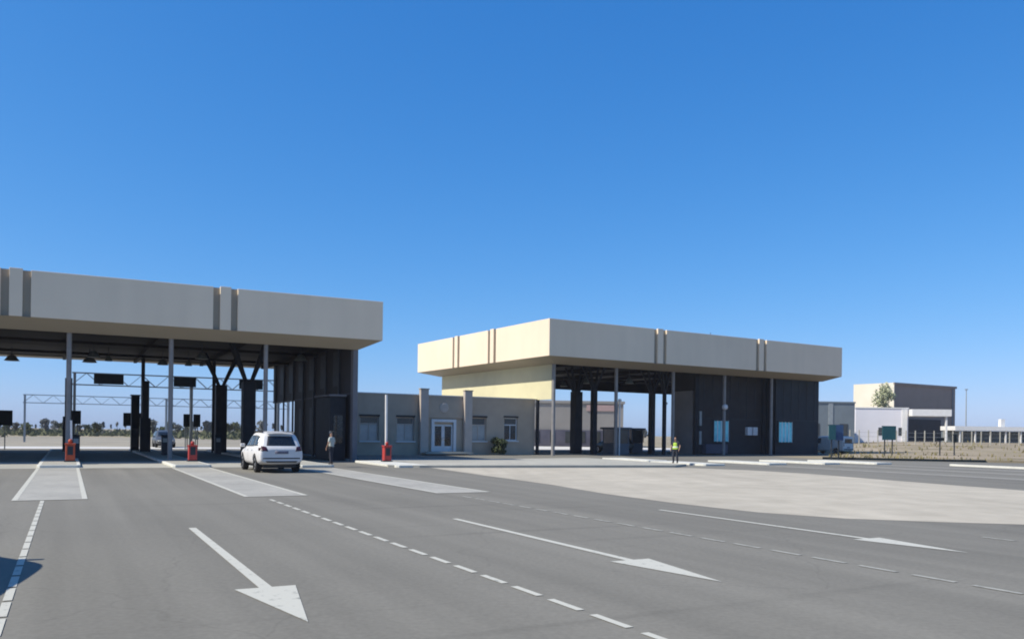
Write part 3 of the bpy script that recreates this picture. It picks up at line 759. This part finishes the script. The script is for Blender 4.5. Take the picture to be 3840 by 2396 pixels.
def person(label, loc, rz, top, vest=None, cap=None, arm=(0.10, 0.0), stride=.10):
    e = empty('person', (0,0,0), 0, label, 'person')
    V = []; E = []
    def add(x, y, z, r, link=None):
        V.append((x,y,z,r)); i = len(V)-1
        if link is not None: E.append((link, i))
        return i
    pel = add(0,0,.95,(.165,.115)); wa = add(0,.0,1.10,(.14,.10),pel); ch = add(0,-.01,1.30,(.165,.115),wa); nk0 = add(0,-.01,1.46,(.075,.07),ch)
    nk = add(0,.005,1.52,.055,nk0); h1 = add(0,.02,1.58,(.068,.085),nk); h2 = add(0,.02,1.66,(.078,.098),h1); h3 = add(0,.01,1.75,(.055,.07),h2)
    nose = add(0,.115,1.635,.014,h2)
    legs = {}; arms = {}
    for s in (-1, 1):
        hip = add(s*.10,0,.86,.088,pel); kn = add(s*.115,s*stride*.5+.02,.49,.058,hip); an = add(s*.12,s*stride*.5-.02,.09,.04,kn); toe = add(s*.135,s*stride*.5+.14,.035,.035,an)
        sh = add(s*.19,-.01,1.42,.055,ch); a0, a1 = arm if s < 0 else (.06, .10)
        el = add(s*(.235+a0),-.03,1.16,.040,sh); wr = add(s*(.23+a0*.6),.06+a1,.93,.028,el); pm = add(s*(.225+a0*.6),.085+a1,.86,(.022,.038),wr)
        for k in range(4):
            f1 = add(s*(.222+a0*.6)-.004*s*k,.062+a1+.018*k,.80,.009,pm); add(s*(.205+a0*.6),.07+a1+.018*k,.765-.004*abs(k-1.5),.008,f1)
        t1 = add(s*(.205+a0*.6),.125+a1,.85,.010,pm); add(s*(.195+a0*.6),.145+a1,.82,.009,t1)
        legs[s] = (hip,kn,an,toe); arms[s] = (sh,el,wr)
    skin_chain('body', V, E, 'skin', e)
    P = lambda i, d: (*V[i][:3], tuple(q+d for q in V[i][3]) if isinstance(V[i][3], tuple) else V[i][3]+d)
    # trousers
    tv = [P(wa,.012)[:3]+((.15,.115),), P(pel,.016)]; te = [(0,1)]
    for s in (-1,1):
        h, k, a, t = legs[s]; n = len(tv); tv += [P(h,.018), P(k,.024), P(a,.03)]; te += [(1,n),(n,n+1),(n+1,n+2)]
    skin_chain('trousers', tv, te, 'cloth_dark', e, 1)
    # shirt with short sleeves
    sv = [P(pel,.02)[:2]+(1.0,(.175,.13)), P(wa,.026), P(ch,.022), P(nk0,.014)]; se = [(0,1),(1,2),(2,3)]
    for s in (-1,1):
        sh, el, wr = arms[s]; a = Vector(V[sh][:3]); b = Vector(V[el][:3]); n = len(sv)
        sv += [P(sh,.018), (*a.lerp(b,.85), .054)]; se += [(2,n),(n,n+1)]
    skin_chain('shirt', sv, se, top, e, 1)
    if vest:
        vv = [(0,0,.98,(.195,.15)), (0,0,1.12,(.185,.148)), (0,-.01,1.30,(.205,.158)), (0,-.01,1.42,(.13,.11))]
        skin_chain('vest', vv, [(0,1),(1,2),(2,3)], vest, e, 1)
        MB().lathe([(.19,1.05),(.205,1.06),(.205,1.11),(.19,1.12)],18).build('reflective_band', 'reflect', e).scale = (1.0,.80,1)
    for s in (-1,1):
        h, k, a, t = legs[s]
        skin_chain('shoe', [P(a,.012), (V[t][0],V[t][1],.045,(.05,.042)), (V[a][0],V[a][1]-.05,.045,(.045,.042))], [(0,1),(0,2)], 'plastic_black', e)
    skin_chain('cap' if cap else 'hair', [(0,0,1.715,(.088,.10)),(0,.0,1.78,(.06,.07))] + ([(0,.13,1.71,(.06,.012))] if cap else [(0,-.07,1.64,(.07,.04))]), [(0,1),(0,2)], cap or 'hair', e)
    e.location = loc; e.rotation_euler = (0,0,rz)
    return e
x, y = FA(-4.05,-8.45)
p1_ = person('person in a pale short sleeved shirt standing right of the white car', (x,y,.139), R(70), 'shirt', cap='wall_mid', arm=(.10,.05))
p1_.scale = (.97,.97,.97)
x, y = FA(17.7,-9.6)
p2_ = person('person in a yellow green safety vest standing before the right canopy', (x,y,.13), R(150), 'cloth_dark', vest='hivis', arm=(.08,.02))

p2_.scale = (.95,.95,.95)
# ------------------------------------------------------------------ right side: sign boards, far buildings, fence
def sign_board(x, y, w, z0, z1, m, label, legs=2, rz=0.0, z=.35):
    e = empty('sign_board', (x,y,z), rz, label, 'sign board', 'sign boards on the field')
    p = MB().box(-w/2,w/2,-.05,.05,z0-z,z1-z).build('panel', m, e, bevel=.02)
    MB().box(-w/2-.03,w/2+.03,.052,.09,z1-z-.08,z1-z+.03).build('frame_bar', 'steel_dark', e)
    for k in range(legs):
        lx = 0 if legs == 1 else (-.28 if k == 0 else .28)*w
        MB().box(lx-.045,lx+.045,.052,.13,-.35,z1-z-.1).build('leg', 'steel_dark', e)
    return e
def ground_z(X, Y): return .16 + 1.15*min(1, max(0, (Y-60)/70))
sign_board(35.6,78.6,1.38,1.72,3.02,'sign_teal','dark teal sign board on two legs in the field before the white building',2,R(8),.45)
sign_board(27.0,70.2,.62,1.7,2.95,'sign_teal','dark green sign board, left one of the pair beside the right canopy',1,R(8),.1)
sign_board(27.75,70.6,.72,1.65,2.95,'sign_blue','blue sign board, right one of the pair beside the right canopy',1,R(8),.1)
sign_board(41.8,81.2,.8,1.72,1.98,'sign_dark','small dark sign on a single thin post in the field',1,R(8),.5)
sign_board(43.9,82.5,.34,1.55,2.35,'sign_dark','little dark narrow sign beside the single post sign',1,R(8),.5)

def box_building(name, label, x, y, rz, w, d, h, m, z=1.2):
    e = empty(name, (x,y,z), rz, label, 'building'); return e
wb = box_building('gatehouse', 'white low building with a flat roof beyond the field', 66.6,150,R(-4),0,0,0,'')
MB().box(-4.6,4.6,0,8,-1.2,6.0).build('walls', 'bld_white', wb)
MB().box(-4.7,4.7,-.1,8.1,6.002,6.2).build('parapet', 'white_paint', wb)
for x in (-.6, 2.9):
    w = MB().box(x,x+.75,-.06,-.003,1.2,2.6).build('window', 'glass_smoke', wb)
MB().box(3.5,4.4,-.12,-.004,-1.0,5.9).build('pilaster', 'white_paint', wb)
cslab = MB().box(4.72,11.5,-1.5,6,4.7,5.9); cslab.build('entrance_canopy', 'white_paint', wb)
for x in (10.6,):
    MB().box(x,x+.3,-1.2,-.9,-1.2,4.698).build('canopy_post', 'white_paint', wb)
db = box_building('warehouse', 'tall dark grey block with a cream end wall behind the white building', 75.6,165,AB,0,0,0,'')
MB().box(.15,21.4,.15,9,-1.2,11.5).build('walls', 'bld_dark', db)
MB().box(0,.148,0,9.2,-1.2,11.7).build('end_wall', 'bld_beige', db)
MB().box(.0,21.6,-.1,.146,11.3,11.75).build('parapet', 'bld_dark', db)
MB().box(1.5,16,-.05,.147,-1,4.6).build('dark_recess', 'wall_dark', db)
MB().box(20.2,20.5,.0,.146,-1,11.2).build('downpipe', 'bld_slate', db)
sb = box_building('office_block', 'slate grey block behind the right end of the right canopy', 58.0,141,R(4),0,0,0,'')
MB().box(-16,0,0,10,-1.2,6.5).build('walls', 'bld_slate', sb)
MB().box(-4.6,-3.8,-.08,-.003,-1,6.5).build('pilaster', 'steel_grey', sb)
MB().box(-16,.1,-.12,-.004,6.502,6.75).build('parapet', 'bld_slate', sb)
for x in (-7.5,-2.6): MB().box(x,x+1.4,-.06,-.003,1.0,3.0).build('window', 'glass_smoke', sb)
lc = empty('shelter', (84,160,1.2), R(3), 'long low white roofed shelter on posts at the right edge', 'shelter')
MB().box(0,60,-2,3,2.35,3.15).build('roof', 'white_paint', lc)
MB().box(0.2,60,2.7,2.95,-.9,2.3).build('back_wall', 'bld_slate', lc)
for k in range(20):
    MB().box(1+k*3,1.22+k*3,-1.8,-1.55,-1.2,2.348).build('post', 'white_paint', lc)
MB().box(9.6,10.4,-1,-.2,3.152,4.6).build('roof_vent', 'white_paint', lc)
# fence of pale posts
fe = empty('field_fence', (49.5,122,1.0), R(-2), 'pale post and wire fence across the far side of the field', 'fence')
for k in range(34):
    MB().box(k*1.35-.06,k*1.35+.06,-.06,.06,-.4,2.05).build('post', 'concrete', fe)
wr_ = MB()
for z in (.5,1.1,1.7): wr_.bar((0,.07,z),(44.5,.07,z),.03)
wr_.build('wire', 'steel_grey', fe)
for k, (x, y, h) in enumerate(((109,200,12.5),(105.5,205,10.5))):
    pl_ = empty('lamp_mast', (x,y,1.2), 0, ('tall grey mast right of the dark grey block, the taller one', 'grey mast right of the dark grey block, the shorter one')[k], 'mast', 'masts beside the dark grey block')
    MB().tube((0,0,-1),(0,0,h),.17,.10,n=10).build('pole', 'steel_grey', pl_)
    MB().box(-.35,.35,-.15,.15,h+.001,h+.2).build('lamp_head', 'steel_grey', pl_)

# hall behind the right canopy
bh = empty('customs_hall', (2.6,125,0), R(3), 'long grey brown hall seen through the right canopy', 'building')
MB().box(0,14.2,0,20,0,6.5).build('walls', 'bld_hall', bh)
MB().box(-.2,14.4,-.2,20.2,6.502,6.9).build('roof_edge', 'bld_hall', bh)
MB().box(8.6,13.0,-.14,-.003,5.4,6.3).build('sign_band', 'hall_band', bh)
MB().box(-.05,14.25,-.3,-.001,0,2.5).build('base_band', 'hall_base', bh)
for k in range(6): MB().box(.8+k*2.3,1.5+k*2.3,-.36,-.302,.6,2.3).build('window', 'glass_smoke', bh)

# ------------------------------------------------------------------ vegetation
def leaf_crown(name, m, parent, R0, H0, n, leaf, z0, seed, clump=9, sparse=.55):
    rnd = random.Random(seed); b = MB()
    cl = []
    for k in range(clump):
        a = rnd.uniform(0, 6.283); rr = R0*rnd.uniform(.1,.72); zz = z0 + H0*rnd.uniform(.12,.9)
        tap = 1 - .45*abs((zz-z0)/H0 - .45)
        cl.append((rr*tap*math.cos(a), rr*tap*math.sin(a), zz, R0*rnd.uniform(.28,sparse)))
    for _ in range(n):
        c = rnd.choice(cl); d = Vector((rnd.gauss(0,1),rnd.gauss(0,1),rnd.gauss(0,.8))).normalized()*c[3]*rnd.uniform(.45,1.05)
        p = Vector(c[:3]) + d
        u = Vector((rnd.gauss(0,1),rnd.gauss(0,1),rnd.gauss(0,1))).normalized(); v = u.orthogonal().normalized()
        s = leaf*rnd.uniform(.6,1.3); i = len(b.v)
        b.v += [tuple(p-u*s),tuple(p+v*s*.6),tuple(p+u*s),tuple(p-v*s*.6)]; b.f.append((i,i+1,i+2,i+3))
    me = bpy.data.meshes.new(name); me.from_pydata(b.v,[],b.f); me.materials.append(M[m])
    o = bpy.data.objects.new(name, me); COL.objects.link(o); o.parent = parent
    return o, cl
def tree(label, x, y, z, rz, R0, H0, zc, m, seed, n=700, leaf=.28, group=None, trunk=.14, clump=9):
    e = empty('broadleaf_tree', (x,y,z), rz, label, 'tree', group)
    cr, cl = leaf_crown('crown', m, e, R0, H0, n, leaf, zc, seed, clump)
    t = MB().tube((0,0,-.3),(.05,0,zc+H0*.35),trunk,trunk*.5,n=8)
    for c in cl[:5]: t.tube((.03,0,zc*.75+.1),(c[0]*.8,c[1]*.8,c[2]),trunk*.4,trunk*.12,n=5)
    t.build('trunk', 'bark', e)
    return e
tree('pale green leafy tree rising behind the white building against the cream wall', 70.9,158,1.2,0,2.5,6.5,4.6,'leaf_pale',3,1500,.26,clump=13)
# far trees behind the left canopy: three kinds, copied
far = []
kinds = [(1.9,4.0,1.0,'leaf_hazed'),(1.1,6.2,.8,'leaf_hazed'),(2.8,3.4,.5,'leaf')]
words = ['round grey green tree', 'slim upright tree', 'broad low bushy tree']
for k, (r0,h0,zc,m) in enumerate(kinds):
    far.append(tree('', 0,0,0,0,r0,h0,zc,m,20+k,420,.42,'trees on the horizon behind the left canopy',.16,8))
rnd = random.Random(5)
used = set()
slots = []
u = -.618
while u < -.268:
    slots.append(u); u += rnd.uniform(.006,.013)
for i, u in enumerate(slots):
    k = rnd.choice((0,0,1,2,2)); Y = rnd.uniform(185,300); s = rnd.uniform(.5,1.0)*Y/240*(.62 if k == 1 else 1)
    o = far[k] if k not in used else copy_tree(far[k]); used.add(k)
    o.location = (u*Y, Y, 0); o.rotation_euler = (0,0,rnd.uniform(0,6)); o.scale = (s,s,s)
    tag(o, words[k] + ' on the horizon seen under the left canopy', 'tree', 'trees on the horizon behind the left canopy, ' + words[k])
for k, u in enumerate((.135,.148,.158,.166)):
    Y = 210; o = copy_tree(far[0]); o.location = (u*Y, Y, 0); s = (.62,.5,.66,.48)[k]; o.scale = (s,s,s); o.rotation_euler = (0,0,k*1.3)
    tag(o, 'round tree in the small clump seen between the columns of the right canopy', 'tree', 'trees seen through the right canopy')
# round clipped bush against the annex wall
X, Y = (-12.4+12.7*math.cos(AB)+.9*math.sin(AB), 65.5+12.7*math.sin(AB)-.9*math.cos(AB))
bu = empty('round_bush', (X,Y,.13), 0, 'dark round bush against the annex wall between two windows', 'bush')
leaf_crown('foliage', 'leaf', bu, .72, 1.2, 3200, .085, .05, 51, 22, .5)
MB().tube((0,0,0),(0,0,.6),.04,n=6).build('stem', 'bark', bu)
# dry grass on the field (uncountable)
gm = MB(); rnd = random.Random(11)
for _ in range(3000):
    t = rnd.random()**1.3*.75; u = rnd.random()**1.6; X, Y = field_pt(u, t)
    if noise.noise(Vector((X*.09, Y*.09, 3.0))) < -.02: continue
    z = field_z(X, Y, u, t) - .03
    h = rnd.uniform(.10,.42)*(1 + t*.7); w = .05 + t*.06
    for q in range(3):
        a = rnd.uniform(0,6.28); dx, dy = math.cos(a), math.sin(a); lx, ly = rnd.uniform(-.15,.15), rnd.uniform(-.15,.15); i = len(gm.v)
        gm.v += [(X-dx*w,Y-dy*w,z),(X+dx*w,Y+dy*w,z),(X+lx,Y+ly,z+h)]; gm.f.append((i,i+1,i+2))
me = bpy.data.meshes.new('dry_grass'); me.from_pydata(gm.v,[],gm.f); me.materials.append(M['grass'])
go = bpy.data.objects.new('dry_grass', me); COL.objects.link(go); struct(go, 'stuff'); go['label'] = 'dry grass tufts scattered over the field'
# low scrub far behind the left canopy
sm = MB(); rnd = random.Random(12)
for _ in range(9000):
    Y = rnd.uniform(150,330); X = rnd.uniform(-.66,-.16)*Y; z = rnd.uniform(.0,1.3)*rnd.random()
    if noise.noise(Vector((X*.03, Y*.03, 7.0))) < -.12: continue
    s = rnd.uniform(.25,.6); i = len(sm.v)
    a = rnd.uniform(0,6.28)
    sm.v += [(X-math.cos(a)*s,Y-math.sin(a)*s,z),(X+math.cos(a)*s,Y+math.sin(a)*s,z),(X+rnd.uniform(-.2,.2),Y,z+s*1.3)]; sm.f.append((i,i+1,i+2))
me = bpy.data.meshes.new('scrub'); me.from_pydata(sm.v,[],sm.f); me.materials.append(M['scrub'])
so = bpy.data.objects.new('scrub', me); COL.objects.link(so); struct(so, 'stuff'); so['label'] = 'low green scrub at the far edge behind the left canopy'

# ------------------------------------------------------------------ haze
hz = MB().box(-ext-20, ext+20, -110, ext+20, -1.0, 17.0)
hm = bpy.data.materials.new('haze'); hm.use_nodes = True; hn = hm.node_tree
hn.nodes.remove(hn.nodes['Principled BSDF'])
pv = hn.nodes.new('ShaderNodeVolumePrincipled'); pv.inputs['Color'].default_value = (.86,.85,.92,1); pv.inputs['Density'].default_value = HAZE
hn.links.new(pv.outputs['Volume'], hn.nodes['Material Output'].inputs['Volume'])
ho = hz.build('haze', hm); struct(ho, 'stuff'); ho['label'] = 'pale haze in the air over the far ground'

# ------------------------------------------------------------------ light and sky
SUN_AZ = R(22.5); SUN_EL = R(45)
d = Vector((math.cos(SUN_AZ)*math.cos(SUN_EL), math.sin(SUN_AZ)*math.cos(SUN_EL), -math.sin(SUN_EL)))
sl = bpy.data.lights.new('sun', 'SUN'); sl.energy = 4.25; sl.angle = R(.5); sl.color = (1.0,.945,.83)
so_ = bpy.data.objects.new('sun', sl); COL.objects.link(so_); so_.rotation_euler = d.to_track_quat('-Z','Y').to_euler()
w = bpy.data.worlds.new('World'); scene.world = w; w.use_nodes = True
nt = w.node_tree; bg = nt.nodes['Background']; sky = nt.nodes.new('ShaderNodeTexSky'); sky.sky_type = 'NISHITA'
sky.sun_disc = False; sky.sun_elevation = SUN_EL
to_sun = -d
sky.sun_rotation = math.atan2(to_sun.x, to_sun.y)
sky.altitude = 0; sky.air_density = .7; sky.dust_density = .7; sky.ozone_density = 3.0
sp_ = nt.nodes.new('ShaderNodeSeparateColor'); cb_ = nt.nodes.new('ShaderNodeCombineColor')
nt.links.new(sky.outputs['Color'], sp_.inputs['Color'])
for k, (g_, f_) in enumerate(((1.42,.436),(.785,1.26),(.50,2.84))):      # colour response of the sky light, the same in every direction
    p_ = nt.nodes.new('ShaderNodeMath'); p_.operation = 'POWER'; p_.inputs[1].default_value = g_
    q_ = nt.nodes.new('ShaderNodeMath'); q_.operation = 'MULTIPLY'; q_.inputs[1].default_value = f_
    nt.links.new(sp_.outputs[k], p_.inputs[0]); nt.links.new(p_.outputs[0], q_.inputs[0]); nt.links.new(q_.outputs[0], cb_.inputs[k])
nt.links.new(cb_.outputs['Color'], bg.inputs['Color']); bg.inputs['Strength'].default_value = .10

# ------------------------------------------------------------------ camera
cam = bpy.data.cameras.new('camera'); co = bpy.data.objects.new('camera', cam); COL.objects.link(co)
F_ = 1970.0; W_ = 2423.0
cam.sensor_fit = 'HORIZONTAL'; cam.sensor_width = 36.0; cam.lens = 36.0*F_/W_
cam.shift_y = (1023.73-755.0)/W_
cam.clip_end = 8000; cam.clip_start = .05
roll = .013
co.matrix_world = Matrix.Translation((0,0,1.9)) @ Matrix.Rotation(R(90),4,'X') @ Matrix.Rotation(roll,4,'Z')
scene.camera = co
scene.view_settings.view_transform = 'Standard'; scene.view_settings.look = 'None'
scene.view_settings.exposure = 0.45; scene.view_settings.gamma = 1.0
scene.cycles.filter_width = 1.9
